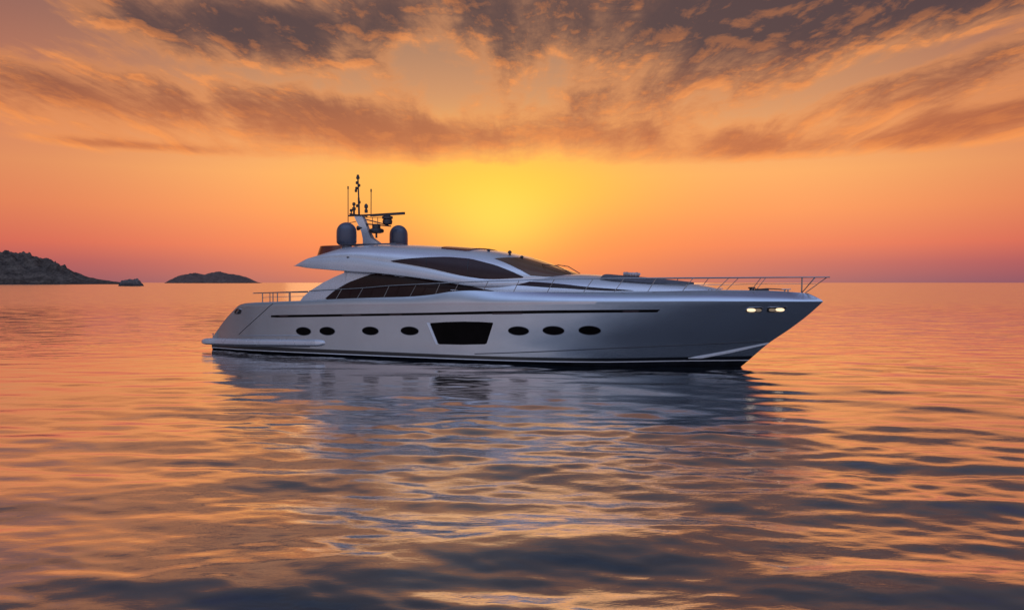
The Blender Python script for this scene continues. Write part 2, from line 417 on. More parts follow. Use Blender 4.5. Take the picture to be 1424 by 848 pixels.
# ------------------------------------------------------------------ materials
def mat(name, col, rough=.4, metal=0.0, coat=0.0, spec=.5, ior=1.5, vary=0.0, vscale=1.5, bump=0.0, bscale=40, emit=None, es=0.0, alpha=1.0):
    m = bpy.data.materials.new(name); m.use_nodes = True; t = m.node_tree; b = t.nodes['Principled BSDF']
    b.inputs['Base Color'].default_value = (*col, 1); b.inputs['Roughness'].default_value = rough; b.inputs['Metallic'].default_value = metal
    b.inputs['Coat Weight'].default_value = coat; b.inputs['Coat Roughness'].default_value = .06
    b.inputs['IOR'].default_value = ior; b.inputs['Specular IOR Level'].default_value = spec
    o = t.nodes.new('ShaderNodeTexCoord').outputs['Object']
    if vary:
        n = noise_n(t, o, vscale, 6, .6)
        t.links.new(mixc(t, n.smooth(.3, .7), tuple(c*(1-vary) for c in col)+(1,), tuple(min(c*(1+vary), 1) for c in col)+(1,)), b.inputs['Base Color'])
        t.links.new((noise_n(t, o, vscale*3, 5, .6)*(rough*.5)+rough*.75).k, b.inputs['Roughness'])
    if bump:
        bn = t.nodes.new('ShaderNodeBump'); bn.inputs['Strength'].default_value = 1; bn.inputs['Distance'].default_value = bump
        t.links.new(noise_n(t, o, bscale, 4, .55).k, bn.inputs['Height']); t.links.new(bn.outputs[0], b.inputs['Normal'])
    if emit: b.inputs['Emission Color'].default_value = (*emit, 1); b.inputs['Emission Strength'].default_value = es
    return m
M = {}
M['hull'] = mat('silver hull paint', (.385, .40, .43), .20, .88, .12, vary=.04, vscale=.5, bump=.006, bscale=.9)
M['house'] = mat('pearl silver paint', (.46, .465, .49), .28, .40, .30, vary=.04, vscale=.6)
M['boot'] = mat('black boot paint', (.006, .006, .008), .25, vary=.3)
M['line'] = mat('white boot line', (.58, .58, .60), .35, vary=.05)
M['glass'] = mat('tinted glass', (.018, .007, .006), .05, 0, 0, .25, 1.4, vary=.15, vscale=.8)
M['sideglass'] = mat('smoked side glass', (.036, .020, .021), .08, 0, 0, .18, 1.4, vary=.12, vscale=.8)
M['screen'] = mat('windscreen glass', (.090, .042, .020), .06, 0, 0, .35, 1.45, vary=.15, vscale=.7)  # brown base colour stands in for sunset seen through the glass
M['port'] = mat('porthole glass', (.003, .002, .002), .10, 0, 0, .08, 1.3, vary=.3)
M['steel'] = mat('polished steel', (.30, .28, .27), .20, 1.0, vary=.08, vscale=4)
M['dark'] = mat('dark painted metal', (.025, .023, .026), .4, .2, vary=.2, vscale=4)
M['seam'] = mat('dark sealant', (.03, .03, .035), .6, vary=.2)
M['dome'] = mat('dome plastic', (.040, .045, .07), .36, vary=.06, vscale=2)
M['domebase'] = mat('grey plastic', (.10, .10, .12), .5, vary=.1)
M['deck'] = mat('pale deck', (.50, .48, .46), .6, vary=.10, vscale=3, bump=.002)
M['teak'] = mat('teak planking', (.26, .16, .09), .6, vary=.25, vscale=6, bump=.003)
M['pad'] = mat('charcoal cushion', (.06, .062, .075), .8, vary=.2, vscale=5, bump=.004, bscale=30)
M['roll'] = mat('grey canvas', (.36, .30, .30), .85, vary=.2, vscale=6, bump=.006, bscale=25)
M['red'] = mat('dark red acrylic', (.09, .014, .010), .12, vary=.15)
M['lamp'] = mat('lit lamp', (.9, .8, .6), .3, emit=(1, .70, .38), es=1.15)
M['lampdim'] = mat('lamp reflector', (.55, .45, .35), .15, .9, vary=.1, emit=(1, .72, .45), es=.16)  # faint emission stands in for lamp light caught by the reflector

# ------------------------------------------------------------------ water
def water():
    rng = np.random.default_rng(7)
    r = [1.6]
    while r[-1] < 110: r.append(r[-1]*1.0064)
    while r[-1] < 600: r.append(r[-1]*1.02)
    while r[-1] < 45000: r.append(r[-1]*1.14)
    r = np.array(r)
    th = np.concatenate([np.linspace(-66, 66, 1020), np.linspace(66, 294, 60)[1:-1]])*math.pi/180
    RR, TT = np.meshgrid(r, th, indexing='ij')
    X, Y = RR*np.sin(TT), RR*np.cos(TT)
    Z = np.zeros_like(X)
    cell = .75*np.maximum(RR*.0064, np.where((TT < 1.16) | (TT > 5.13), RR*.0023, RR*.07))
    def patchy(fx, fy, ph, n=5):
        q = np.zeros_like(X)
        for i in range(n):
            a = rng.uniform(0, 6.28, 2); k = rng.uniform(.5, 1.5, 2)
            q += np.sin(X*fx*k[0]+Y*fy*k[1]*.6+a[0]+ph)*np.sin(Y*fy*k[1]-X*fx*.4*k[0]+a[1])
        return np.clip(.5+q/n*1.1, 0, 1)
    mod = .72+.65*patchy(.10, .16, 0)
    gust = .55+.85*patchy(.21, .30, 2.)
    for band, (l0, l1, n, slope, am) in enumerate(SWELL):
        for i in range(n):
            lam = math.exp(rng.uniform(math.log(l0), math.log(l1)))
            a = rng.normal(0, .42) + (math.pi if rng.random() < .25 else 0) + .10
            k = 2*math.pi/lam; kx, ky = k*math.sin(a), k*math.cos(a)
            amp = slope/k/math.sqrt(n)*1.41*rng.uniform(.6, 1.4)
            fade = np.clip((lam/cell-3.0)/4.0, 0, 1)
            Z += amp*fade*np.sin(kx*X+ky*Y+rng.uniform(0, 6.28))*(mod if am == 0 else gust)
    Z *= np.clip((500-RR)/350, 0, 1)*(.17+.83*np.clip((44-RR)/33, 0, 1))*(.42+.58*np.clip((X+15)/17, 0, 1))
    # the yacht's own faint wake, a band of small ripples lying astern
    wk = np.exp(-((Y-40.2+.12*(X+14))/1.1)**2)*np.clip((-12.5-X)/3, 0, 1)*np.clip((X+44)/20, 0, 1)*(.4+.6*np.sin(X*.55+.8)**2)
    Z += .016*wk*(np.sin(6.5*Y+.9*X)+.7*np.sin(9.1*Y-1.6*X+1))
    nr, na = X.shape
    V = np.stack([X, Y, Z], -1).reshape(-1, 3)
    V = np.vstack([V, [[0, 0, 0]]])
    i, j = np.meshgrid(np.arange(nr-1), np.arange(na), indexing='ij')
    j2 = (j+1) % na
    q = np.stack([i*na+j, (i+1)*na+j, (i+1)*na+j2, i*na+j2], -1).reshape(-1, 4)
    c = nr*na; jj = np.arange(na)
    tri = np.stack([np.full(na, c), jj, (jj+1) % na], -1)
    me = bpy.data.meshes.new('water')
    me.vertices.add(len(V)); me.vertices.foreach_set('co', V.astype(np.float32).ravel())
    loops = np.concatenate([q.ravel(), tri.ravel()]).astype(np.int32)
    me.loops.add(len(loops)); me.loops.foreach_set('vertex_index', loops)
    ls = np.concatenate([np.arange(len(q))*4, len(q)*4+np.arange(len(tri))*3]).astype(np.int32)
    me.polygons.add(len(ls)); me.polygons.foreach_set('loop_start', ls)
    me.update(calc_edges=True); me.validate(); me.shade_smooth()
    o = bpy.data.objects.new('water', me); COL.objects.link(o); o['kind'] = 'structure'
    m = bpy.data.materials.new('sea water'); m.use_nodes = True; t = m.node_tree; b = t.nodes['Principled BSDF']
    b.inputs['Base Color'].default_value = (.010, .018, .028, 1); b.inputs['IOR'].default_value = WATER_IOR
    b.inputs['Specular IOR Level'].default_value = .5; b.inputs['Roughness'].default_value = .06
    g = t.nodes.new('ShaderNodeNewGeometry').outputs['Position']
    px, py, pz = sep(t, g)
    calm = noise_n(t, comb(t, px*.03, py*.06, 0.0), 1.0, 3, .5).smooth(.35, .65)
    fine = noise_n(t, comb(t, px*3.0+py*.5, py*6.5-px*.4, 0.0), 1.0, 5, .62, .3)
    mid = noise_n(t, comb(t, px*.55, py*1.25, 3.0), 1.0, 3, .5, .4)
    far = noise_n(t, comb(t, px*.09, py*.28, 7.0), 1.0, 4, .55, .3)
    d = (px*px+py*py)._op('SQRT')
    h = fine*FINE*(calm*.9+.35)*(1-d.smooth(11, 34)*.72)+mid*MID*d.smooth(15, 60)+far*FAR*d.smooth(60, 400)
    bn = t.nodes.new('ShaderNodeBump'); bn.inputs['Strength'].default_value = 1; bn.inputs['Distance'].default_value = 1
    t.links.new(h.k, bn.inputs['Height'])
    sx_ = (noise_n(t, comb(t, px*.35, py*.8, 11.0), 1.0, 5, .6)-.5); sy_ = (noise_n(t, comb(t, px*.30, py*.9, 23.0), 1.0, 5, .6)-.5)
    amp = d.smooth(14, 75)*CHOP+d.smooth(50, 130)*.20
    va = t.nodes.new('ShaderNodeVectorMath'); va.operation = 'ADD'; t.links.new(bn.outputs[0], va.inputs[0]); t.links.new(comb(t, sx_*amp*.6, sy_*amp, 0.0), va.inputs[1])
    vn = t.nodes.new('ShaderNodeVectorMath'); vn.operation = 'NORMALIZE'; t.links.new(va.outputs[0], vn.inputs[0])
    t.links.new(vn.outputs[0], b.inputs['Normal'])
    rg = d.smooth(42, 160)*.14+.015
    t.links.new(rg.k, b.inputs['Roughness'])
    gl = t.nodes.new('ShaderNodeBsdfGlossy'); gl.inputs['Color'].default_value = (.95, .95, .95, 1); gl.inputs['Roughness'].default_value = .06
    t.links.new(vn.outputs[0], gl.inputs['Normal']); t.links.new(rg.k, gl.inputs['Roughness'])
    mx = t.nodes.new('ShaderNodeMixShader'); 
    lw = t.nodes.new('ShaderNodeLayerWeight'); lw.inputs[0].default_value = .5
    t.links.new((E(t, lw.outputs['Facing']).smooth(.34, .84)*GLOSS).k, mx.inputs[0])      # flat calm sea: near mirror at grazing angles, clear and dark from above
    t.links.new(b.outputs[0], mx.inputs[1]); t.links.new(gl.outputs[0], mx.inputs[2]); t.links.new(mx.outputs[0], t.nodes['Material Output'].inputs['Surface'])
    me.materials.append(m)
# (wavelengths from, to, how many, slope, which patches)
SWELL = [(4.5, 11, 14, .014, 0), (1.6, 4.5, 26, .054, 0), (.45, 1.6, 46, .080, 1), (.2, .5, 44, .075, 1)]
WATER_IOR = 1.4
GLOSS = .82
FINE, MID, FAR = .009, .06, .0
CHOP = .24
water()

# ------------------------------------------------------------------ islands
def rock_mat(name, dark, light, scale, warm):
    m = bpy.data.materials.new(name); m.use_nodes = True; t = m.node_tree; b = t.nodes['Principled BSDF']
    b.inputs['Roughness'].default_value = .9; b.inputs['Specular IOR Level'].default_value = .15
    g = t.nodes.new('ShaderNodeNewGeometry').outputs['Position']
    x, y, z = sep(t, g)
    n1 = noise_n(t, comb(t, x, y, z*1.8), scale, 8, .65); n2 = noise_n(t, comb(t, x, y, z*5), scale*4, 6, .65)
    c = mixc(t, (n1*.6+n2*.5).smooth(.42, .72), dark, light)
    scrub = (noise_n(t, g, scale*2.2, 6, .7)).smooth(.55, .66)
    c = mixc(t, scrub*.8, c, warm)
    wet = 1-z.smooth(.5, 5.0)
    c = mixc(t, wet*.75, c, (.02, .016, .018, 1))
    t.links.new(c, b.inputs['Base Color'])
    bn = t.nodes.new('ShaderNodeBump'); bn.inputs['Distance'].default_value = .5/scale*.12
    t.links.new((n1+n2*.5).k, bn.inputs['Height']); t.links.new(bn.outputs[0], b.inputs['Normal'])
    return m
def land(name, prof, y0, depth, nx, ny, rough, mtl, seed, skew, peak=.45, power=.6, full=12):
    """a ridge of land: prof gives the crest height along x; it falls to the sea before and behind"""
    f = pch(prof); x0, x1 = prof[0][0], prof[-1][0]
    vs, fs = [], []
    for i in range(nx+1):
        x = x0+(x1-x0)*i/nx; H = f(x)
        for j in range(ny+1):
            t = j/ny
            s = (t/peak)**power if t < peak else ((1-t)/(1-peak))**.8
            y = y0+depth*t+noise.noise(Vector((x*.02, seed, 0)))*depth*.06*(1-t)
            q = Vector((x, y, 0))*rough[1]
            nz = noise.hetero_terrain(q+Vector((seed, 0, 0)), .8, 2.1, 6, .6)
            rid = abs(noise.noise(q*2.7+Vector((0, seed, 0))))
            z = H*s*(1+.10*(nz-1)) + (rough[0]*(nz-.9)*min(1, H/full)-rough[0]*.7*rid)*min(1, s*1.5)*(.25 if abs(t-peak) < .08 else 1)
            vs.append((x+(y-y0)*skew, y, z if 0 < j < ny and 0 < i < nx else -2))
    for i in range(nx):
        for j in range(ny):
            a = i*(ny+1)+j; fs.append((a, a+ny+1, a+ny+2, a+1))
    b = MB(); b.add(vs, fs); o = b.build(name, mtl, smooth=0, merge=False)
    o.data.shade_smooth()
    return o
m_near = rock_mat('headland rock', (.026, .019, .016, 1), (.115, .09, .072, 1), .05, (.026, .021, .016, 1))
m_far_hazed = rock_mat('hazed far island rock', (.066, .043, .038, 1), (.12, .084, .072, 1), .02, (.060, .042, .036, 1))  # slight distance haze is put into these paler rock colours
k = 1580/1100
o = land('headland', [(-1560, 0), (-1480, 45), (-1300, 84), (-1150, 78)]+[((u-712)*k, h*k) for u, h in ((0, 48.5), (12, 47.5), (30, 43.5), (60, 38.5), (75, 34), (85, 26.5), (95, 23.5), (105, 16.5), (118, 13.5), (130, 9.5),
        (142, 6.5), (155, 5.2), (163, 4.2), (172, 3.4), (180, 1.8), (186, .1))], 1580, 260, 420, 110, (4.0, .035), m_near, 3.3, -.58, full=34)
tag(o, 'long rocky grey headland sloping down to the sea at the left edge', 'headland', 'structure')
k = 5000/1100
o = land('island', [((u-712)*k, h*k) for u, h in ((227, 0), (230, 2), (239, 7), (253, 12), (270, 13.6), (284, 12.4), (292, 13.6), (306, 14.8), (323, 13.8), (337, 10.4), (351, 5.4), (362, 1.4), (366, 0))],
         5000, 500, 240, 60, (5, .012), m_far_hazed, 9.1, -.38, full=40)
tag(o, 'low dark island far off on the horizon', 'island', 'structure')
k = 760/1100
o = land('sea_rock', [((u-712)*k, h*k*1.08) for u, h in ((164, 0), (166.5, 3.5), (171, 6.2), (176, 8.3), (180, 9.0), (186, 8.7), (191, 8.0), (195, 5.2), (198.5, 2.8), (201, 0))],
         760, 16, 90, 50, (1.1, .16), rock_mat('sea rock', (.045, .037, .036, 1), (.17, .14, .13, 1), .5, (.035, .030, .026, 1)), 5.7, -.48, power=.35, full=4)
tag(o, 'small flat topped dark rock in the sea off the end of the headland', 'rock')

# ------------------------------------------------------------------ the yacht
yacht = bpy.data.objects.new('motor_yacht', None); COL.objects.link(yacht)
yacht.location = (8.96-24.6*math.cos(R(-24.4)), 31.0-24.6*math.sin(R(-24.4)), 0); yacht.rotation_euler = (0, 0, R(-24.4))
tag(yacht, 'long sleek silver grey motor yacht with dark tinted windows lying on the calm sea', 'yacht')

def make_hull():
    boot = pch([(0, .30), (12, .30), (20, .34), (25, .42), (28, .45)])
    wl0 = pch([(0, .075), (12, .11), (20, .17), (25, .245), (28, .26)])
    us = [-.46+(27.62+.46)*i/230 for i in range(231)]
    us = sorted(set(us+[27.62-.12*k/5 for k in range(6)]))
    fr_low = [0, .25, .5, .75, 1]; cols = []
    for x0 in us:
        zs, zk = ZS(x0), ZK(x0); b = min(boot(x0), zk-.2); w = wl0(x0); w = min(w, b-.09)
        z = [-.9, -.45, -.15, w, w+.034, b]+[b+(zk-b)*i/22 for i in range(1, 23)]+[zk+(zs-zk)*i/10 for i in range(1, 11)]
        cols.append((x0, z))
    mb = MB(); vs, fs, mi = [], [], []
    nz = len(cols[0][1])
    for x0, zz in cols:
        wgt = sstep(17, 27.62, x0)
        for z in zz:
            x = x0-(27.62-hull_xe(x0, z))*wgt
            z2 = min(z, ZS(x)) if x < 26 else z
            y = hullY(x, z2) if x0 < 27.619 else 0.0
            vs.append((x, -y, z))
    n = len(vs)
    vs += [(x, -y, z) for x, y, z in vs]
    for i in range(len(cols)-1):
        for j in range(nz-1):
            a = i*nz+j; m_ = 1 if j < 3 or j == 4 else (2 if j == 3 else 0)
            fs.append((a, a+nz, a+nz+1, a+1)); mi.append(m_)
            fs.append((a+n+1, a+nz+1+n, a+nz+n, a+n)); mi.append(m_)
    for j in range(nz-1):                       # the little upright foot of the transom
        fs.append((j, j+1, j+1+n, j+n)); mi.append(1 if j < 5 else 0)
    top = nz-1
    for i in range(len(cols)-1):                # raking transom, aft deck and foredeck inside a low gunwale
        a, b_ = i*nz+top, (i+1)*nz+top
        fs.append((a, b_, b_+n, a+n)); mi.append(0 if cols[i][0] < 1.8 else 3)
    mb.v, mb.f, mb.m = vs, fs, mi
    return mb.build('hull', [M['hull'], M['boot'], M['line'], M['deck']], yacht, smooth=24)
hull = make_hull()

def ellipse(c, rx, ry, n=36, p=1.0):
    return [(c[0]+rx*math.copysign(abs(math.cos(2*math.pi*i/n))**p, math.cos(2*math.pi*i/n)), c[1]+ry*math.copysign(abs(math.sin(2*math.pi*i/n))**p, math.sin(2*math.pi*i/n))) for i in range(n)]
def dense(pts, n):
    return [(a[0]+(b[0]-a[0])*i/n, a[1]+(b[1]-a[1])*i/n) for a, b in zip(pts[:-1], pts[1:]) for i in range(n)]+[pts[-1]]
def rim(S, poly, r, name, m, parent, closed=True, out=.004, seg=6):
    pts = [Vector(S(*p))+Vector((0, -out, 0)) for p in poly]
    if closed: pts.append(pts[0])
    b = MB(); b.tube(pts, r, seg); return b.build(name, m, parent)
for (x, z, rx, rz) in PORTS:
    b = MB(); b.patch(S_hull, ellipse((x, z), rx, rz), (.12, .08), .008, -.04); p = b.build('porthole', M['port'], hull)
    rim(S_hull, ellipse((x, z), rx*1.03, rz*1.05), .012, 'frame', M['seam'], p)
b = MB(); b.patch(S_hull, smooth_loop(list(BIGWIN), 1, .05), (.2, .12), .010, -.05); p = b.build('hull_window', M['port'], hull)
bw = [BIGWIN[0], BIGWIN[7]]
b = MB(); q = [(bw[0][0]-.14, bw[0][1]+.0), (bw[0][0]-.02, bw[0][1]), (bw[1][0]-.01, bw[1][1]), (bw[1][0]-.10, bw[1][1])]
b.patch(S_hull, q, (.06, .12), .03, -.03); b.build('frame', M['line'], p)
b = MB(); b.patch(S_hull, list(SLIT), (.3, .06), .010, -.03); slit = b.build('window_strip', M['port'], hull)
for xa, xb in ((4.35, 4.85), (7.9, 8.9), (10.4, 11.0), (15.3, 16.6), (20.6, 21.2)):
    f = (xa-3.9)/18; za, zb_ = 1.70+f*.48, 1.79+f*.475
    b = MB(); b.patch(S_hull, [(xa, za+.012), (xb, za+.012+(xb-xa)*.026), (xb, zb_-.004+(xb-xa)*.026), (xa, zb_-.004)], (.3, .06), .014, 0.0)
    b.build('pane', M['sideglass'], slit)
# panel joint of the stern quarter, boarding rail along the waterline, swim platform
b = MB(); b.tube([Vector(S_hull(*p))+Vector((0, -.002, 0)) for p in dense(SEAM[:3], 10)], .016, 6); b.build('panel_joint', M['seam'], hull)
b = MB(); b.tube([Vector(S_hull(*p))+Vector((0, -.012, 0)) for p in dense(SEAM[3:], 10)], .022, 6); b.build('rubbing_strip', M['hull'], hull)
def sponson():
    b = MB(); vs, fs = [], []; n = 60; seg = 14
    for i in range(n+1):
        x = -1.12+(6.95+1.12)*i/n; zc = .40+(x+.375)/(6.896+.375)*.195
        yb = hullY(max(x, -.02), .5)-.10
        e = min(1, (x+1.12)/.45, (6.95-x)/.55); e = math.sqrt(max(0, 1-(1-max(e, 0))**2))
        r1, r2 = .30*max(e, .05), .165*max(e, .05)
        for k in range(seg):
            a = 2*math.pi*k/seg
            vs.append((x, -yb-.02-r1*math.copysign(abs(math.cos(a))**.7, math.cos(a)), zc+r2*math.copysign(abs(math.sin(a))**.7, math.sin(a))))
    for i in range(n):
        for k in range(seg):
            a, c = i*seg+k, i*seg+(k+1) % seg; fs.append((a, c, c+seg, a+seg))
    fs += [tuple(range(seg)), tuple(range(n*seg, n*seg+seg))]
    b.add(vs, fs); b.add([(x, -y, z) for x, y, z in vs], fs)
    # the platform between the two side rails
    b.box((-.66, 0, .40), (.7, 4.6, .22))
    o = b.build('swim_platform', M['house'], hull, smooth=35)
    g = MB(); g.tube([(-.1+i*.35, -hullY(max(-.1+i*.35, 0), .5)-.225, .235+i*.35*.0275) for i in range(19)], .022, 6); g.build('fender_strip', M['seam'], o)
sponson()
b = MB(); b.tube([(-.52, -2.3, .50), (-.52, -2.3, .74)], .022, 6); b.lathe((-.52, -2.3, .74), [(.04, 0), (.04, .04)], 8); b.build('mooring_post', M['steel'], hull)
b = MB(); b.patch(S_hull, smooth_loop(list(FAIR), 1, .2), (.1, .05), .008, -.04); p = b.build('fairlead', M['boot'], hull)
rim(S_hull, smooth_loop(list(FAIR), 1, .2), .022, 'frame', M['steel'], p)
b = MB(); b.tube([Vector(S_hull(1.62, 1.87))+Vector((0, -.03, 0)), Vector(S_hull(1.80, 2.0))+Vector((0, -.03, 0))], .035, 8); b.build('roller', M['steel'], p)
b = MB(); b.tube([Vector(S_hull(*p))+Vector((0, -.002, 0)) for p in dense(CHINE, 10)], .020, 6); b.build('chine_line', M['seam'], hull)
b = MB(); b.patch(S_hull, list(WEDGE), (.15, .04), .035, -.02); b.build('spray_rail', M['line'], hull)  # white paint stands in for sky reflected along the rail
for L_, lit_, dim in ((LAMP1, (25.16, 2.275, .15, .062), (25.40, 2.27, .11, .055)), (LAMP2, (26.14, 2.288, .15, .062), (25.88, 2.28, .12, .055))):
    b = MB(); b.patch(S_hull, smooth_loop(list(L_), 1, .12), (.1, .05), .006, -.03); p = b.build('bow_light', M['boot'], hull)
    rim(S_hull, smooth_loop(list(L_), 1, .12), .014, 'frame', M['steel'], p, seg=6)
    b = MB(); b.patch(S_hull, ellipse(lit_, lit_[2], lit_[3], 20, .8), (.05, .04), .016, 0); b.build('lamp', M['lamp'], p)
    b = MB(); b.patch(S_hull, ellipse(dim, dim[2], dim[3], 20, .8), (.05, .04), .014, 0); b.build('reflector', M['lampdim'], p)

# ---- lower house
def loft(S, x0, x1, nx, na, extra=None):
    vs, fs = [], []
    rows = []
    for i in range(nx+1):
        x = x0+(x1-x0)*i/nx
        near = [S(x, 90*j/na) for j in range(na+1)]
        if extra: near = extra(x)+near
        rows.append(near+[(p[0], -p[1], p[2]) for p in near[-2::-1]])
    m = len(rows[0])
    for r in rows: vs += r
    for i in range(nx):
        for k in range(m-1):
            a = i*m+k; fs.append((a, a+m, a+m+1, a+1))
        fs.append((i*m+m-1, (i+1)*m+m-1, (i+1)*m, i*m))
    fs.append(tuple(range(m))); fs.append(tuple(range(nx*m, nx*m+m))[::-1])
    return vs, fs
b = MB(); b.add(*loft(S_low, D_X0, D_X1, 150, 26)); house = b.build('deckhouse', M['house'], yacht, smooth=30)
for s in (-1, 1):
    b = MB(); pp = [p for p in WINGPANEL[:6]]+[(7.62, 2.43)]
    b.slab(pp, s*2.465, s*2.25); b.build('side_wing', M['house'], house, smooth=30)
b = MB(); b.patch(S_wall, smooth_loop(list(SALON), 1, .15), (.22, .10), .008, -.03); sal = b.build('saloon_window', M['glass'], house)
b = MB(); b.patch(S_low, smooth_loop(list(STRIPE), 1, .15), (.3, 3), .008, -.03); b.build('cabin_window', M['glass'], house)
# ---- upper house with its wing
def under(x):
    zl = min(U_zl(x), U_zc(x)-.01); wl = U_wl(x); zc = max(U_zc(x), zl+.012); w = U_w(x)
    pts = [(x, 0.0, zl+.06), (x, -wl*.8, zl+.05), (x, -wl+.10, zl+.012), (x, -wl, zl+.5*min(.09, (zc-zl)*.3))]
    for t in (.25, .5, .75, .93):
        pts.append((x, -(wl+(w-wl)*t+.05*math.sin(math.pi*t)), zl+(zc-zl)*(.08+.92*t)))
    return pts
b = MB(); b.add(*loft(S_up, U_X0, U_X1, 190, 34, under)); upper = b.build('upper_house', M['house'], yacht, smooth=28)
b = MB(); b.patch(S_up, smooth_loop(list(UPWIN), 1, .15), (.25, 3), .008, -.03); uw = b.build('side_window', M['sideglass'], upper)
for i in (0, 2):
    b = MB(); a, c = UPMULL[i], UPMULL[i+1]
    b.tube([Vector(S_up(a[0]+(c[0]-a[0])*t/6, a[1]+(c[1]-a[1])*t/6))+Vector((0, -.010, 0)) for t in range(7)], .014, 6); b.build('mullion', M['boot'], uw)
scr = list(SCREEN)+[(17.0, 9), (17.5, 14), (17.78, 32), (17.86, 60), (17.88, 89.5), (15.75, 89.5), (15.62, 78), (15.3, 62)]
b = MB(); b.patch(S_up, scr, (.2, 4), .008, -.03)
c = MB(); c.patch(S_up, scr, (.2, 4), .008, -.03)
b.add([(x, -y, z) for x, y, z in c.v], [f[::-1] for f in c.f])
ws = b.build('windscreen', M['screen'], upper)
for s in (-1, 1):
    p0 = Vector(S_up(17.7, 60)); p0.y *= -s if s > 0 else 1
    q0 = Vector(S_up(16.6, 66)); q0.y *= -s if s > 0 else 1
    b = MB(); b.tube([p0+Vector((.05, 0, .02)), p0.lerp(q0, .5)+Vector((0, 0, .16)), q0+Vector((0, 0, .06))], .018, 6)
    b.tube([q0+Vector((.25, .25*s, .03)), q0+Vector((-.25, -.2*s, .05))], .014, 6); b.build('wiper', M['dark'], ws)
# roof hatch, roof lamps, deflector
b = MB(); hs = [(12.1, 62), (12.4, 60), (13.3, 60), (13.45, 62), (13.45, 89.5), (12.1, 89.5)]
b.patch(S_up, hs, (.3, 5), .05, -.02); c = MB(); c.patch(S_up, hs, (.3, 5), .05, -.02)
b.add([(x, -y, z) for x, y, z in c.v], [f[::-1] for f in c.f]); b.build('roof_hatch', M['red'], upper)
for x, hgt in ((14.15, .06), (15.08, .15), (15.6, .05)):
    q = S_up(x, 74); b = MB(); b.lathe(q, [(.05, -.03), (.05, hgt*.5), (.085, hgt*.6), (.085, hgt), (.03, hgt+.05)], 10); b.build('roof_lamp', M['dark'], upper)
def deflector():
    b = MB(); n = 24
    path = []
    for i in range(n+1):
        a = math.pi*i/n; path.append((6.7-1.95*math.sin(a)**.5, -2.05*math.cos(a)))
    vs = []
    for x, y in path:
        zb = max(U_zl(x)+.12, U_zt(x)-.45); h = 5.02
        vs += [(x, y, zb), (x+.30, y*.94, h), (x+.34, y*.93, h), (x+.04, y*.985, zb)]
    fs = []
    for i in range(n):
        for k in range(4):
            a, c = i*4+k, i*4+(k+1) % 4; fs.append((a, c, c+4, a+4))
    fs += [(0, 1, 2, 3), (n*4+3, n*4+2, n*4+1, n*4)]
    b.add(vs, fs); b.build('wind_deflector', M['red'], upper, smooth=40)
deflector()
for x, a in FIT:
    q = Vector(S_up(x, a)); b = MB(); b.box(q+Vector((0, -.01, 0)), (.10, .06, .05)); b.build('deck_light', M['dark'], upper)

# ---- domes and mast
def dome(p, r, h, neck):
    b = MB(); prof = [(r*.93, 0), (r, .06), (r*1.01, h*.35), (r, h*.55)]+[(r*math.cos(t), h*.55+h*.45*math.sin(t)) for t in [math.pi/2*i/10 for i in range(1, 10)]]+[(.02, h)]
    b.lathe(p, prof, 32); o = b.build('satellite_dome', M['dome'], yacht, smooth=50)
    c = MB(); c.lathe(p, [(r*.55, -neck), (r*.5, -.10), (r*.8, -.06), (r*.935, .01)], 28); c.build('dome_base', M['domebase'], o)
dome((6.69, -1.1, 5.14), .465, 1.00, .22); dome((8.30, .9, 5.06), .44, 1.03, .10)
b = MB()
st = [((6.98, 5.00), (8.02, 5.00), .26), ((6.99, 5.24), (7.72, 5.24), .22), ((6.96, 5.42), (7.40, 5.45), .19), ((6.86, 5.75), (7.20, 5.80), .16), ((6.70, 6.05), (7.08, 6.10), .15), ((6.50, 6.38), (6.95, 6.36), .14), ((6.44, 6.50), (6.86, 6.50), .14)]
vs = []
for (a, c, w) in st: vs += [(a[0], -w, a[1]), (c[0], -w*.8, c[1]), (c[0], w*.8, c[1]), (a[0], w, a[1])]
fs = [(0, 1, 2, 3), tuple(4*(len(st)-1)+k for k in (3, 2, 1, 0))]
for i in range(len(st)-1):
    for k in range(4): fs.append((i*4+k, i*4+(k+1) % 4, i*4+4+(k+1) % 4, i*4+4+k))
b.add(vs, fs)
mast = b.build('radar_mast', M['house'], yacht, smooth=30)
b = MB(); b.box((7.55, 0, 5.12), (2.75, .7, .08)); b.build('mast_plate', M['domebase'], mast)
b = MB(); b.tube([(6.63, 0, 6.45), (6.61, 0, 7.4)], .048, 8); b.tube([(6.61, 0, 7.4), (6.57, 0, 8.35)], .036, 8)
b.lathe((6.57, 0, 8.30), [(.05, 0), (.085, .02), (.085, .11), (.06, .13), (.06, .20), (.03, .22)], 12)
for z, dx in ((8.06, -.07), (7.93, .06), (7.8, -.10), (7.68, -.13), (7.12, .07), (6.95, -.06)): b.lathe((6.58+dx, 0, z), [(.045, 0), (.06, .03), (.06, .11), (.03, .14)], 10)
b.build('pole', M['dark'], mast)
b = MB(); b.box((6.86, 0, 6.55), (1.62, .12, .07)); b.tube([(6.6, -.7, 6.56), (6.6, .7, 6.56)], .04, 8); b.build('cross_bar', M['dark'], mast)
b = MB()
b.box((8.25, 0, 6.545), (1.9, .11, .115), rot=Matrix.Rotation(R(-1), 3, 'Y')); rad = b.build('radar_scanner', M['dark'], mast)
b = MB(); b.lathe((8.25, 0, 6.06), [(.16, 0), (.22, .03), (.24, .16), (.20, .26), (.26, .28), (.26, .38), (.12, .43)], 16); b.build('pedestal', M['dark'], rad)
b = MB(); b.box((7.66, 0, 6.06), (1.5, .16, .06), rot=Matrix.Rotation(R(6), 3, 'Y')); b.tube([(7.0, 0, 6.35), (8.3, 0, 6.03)], .03, 6); b.tube([(6.9, 0, 6.44), (8.1, 0, 6.40)], .015, 6)
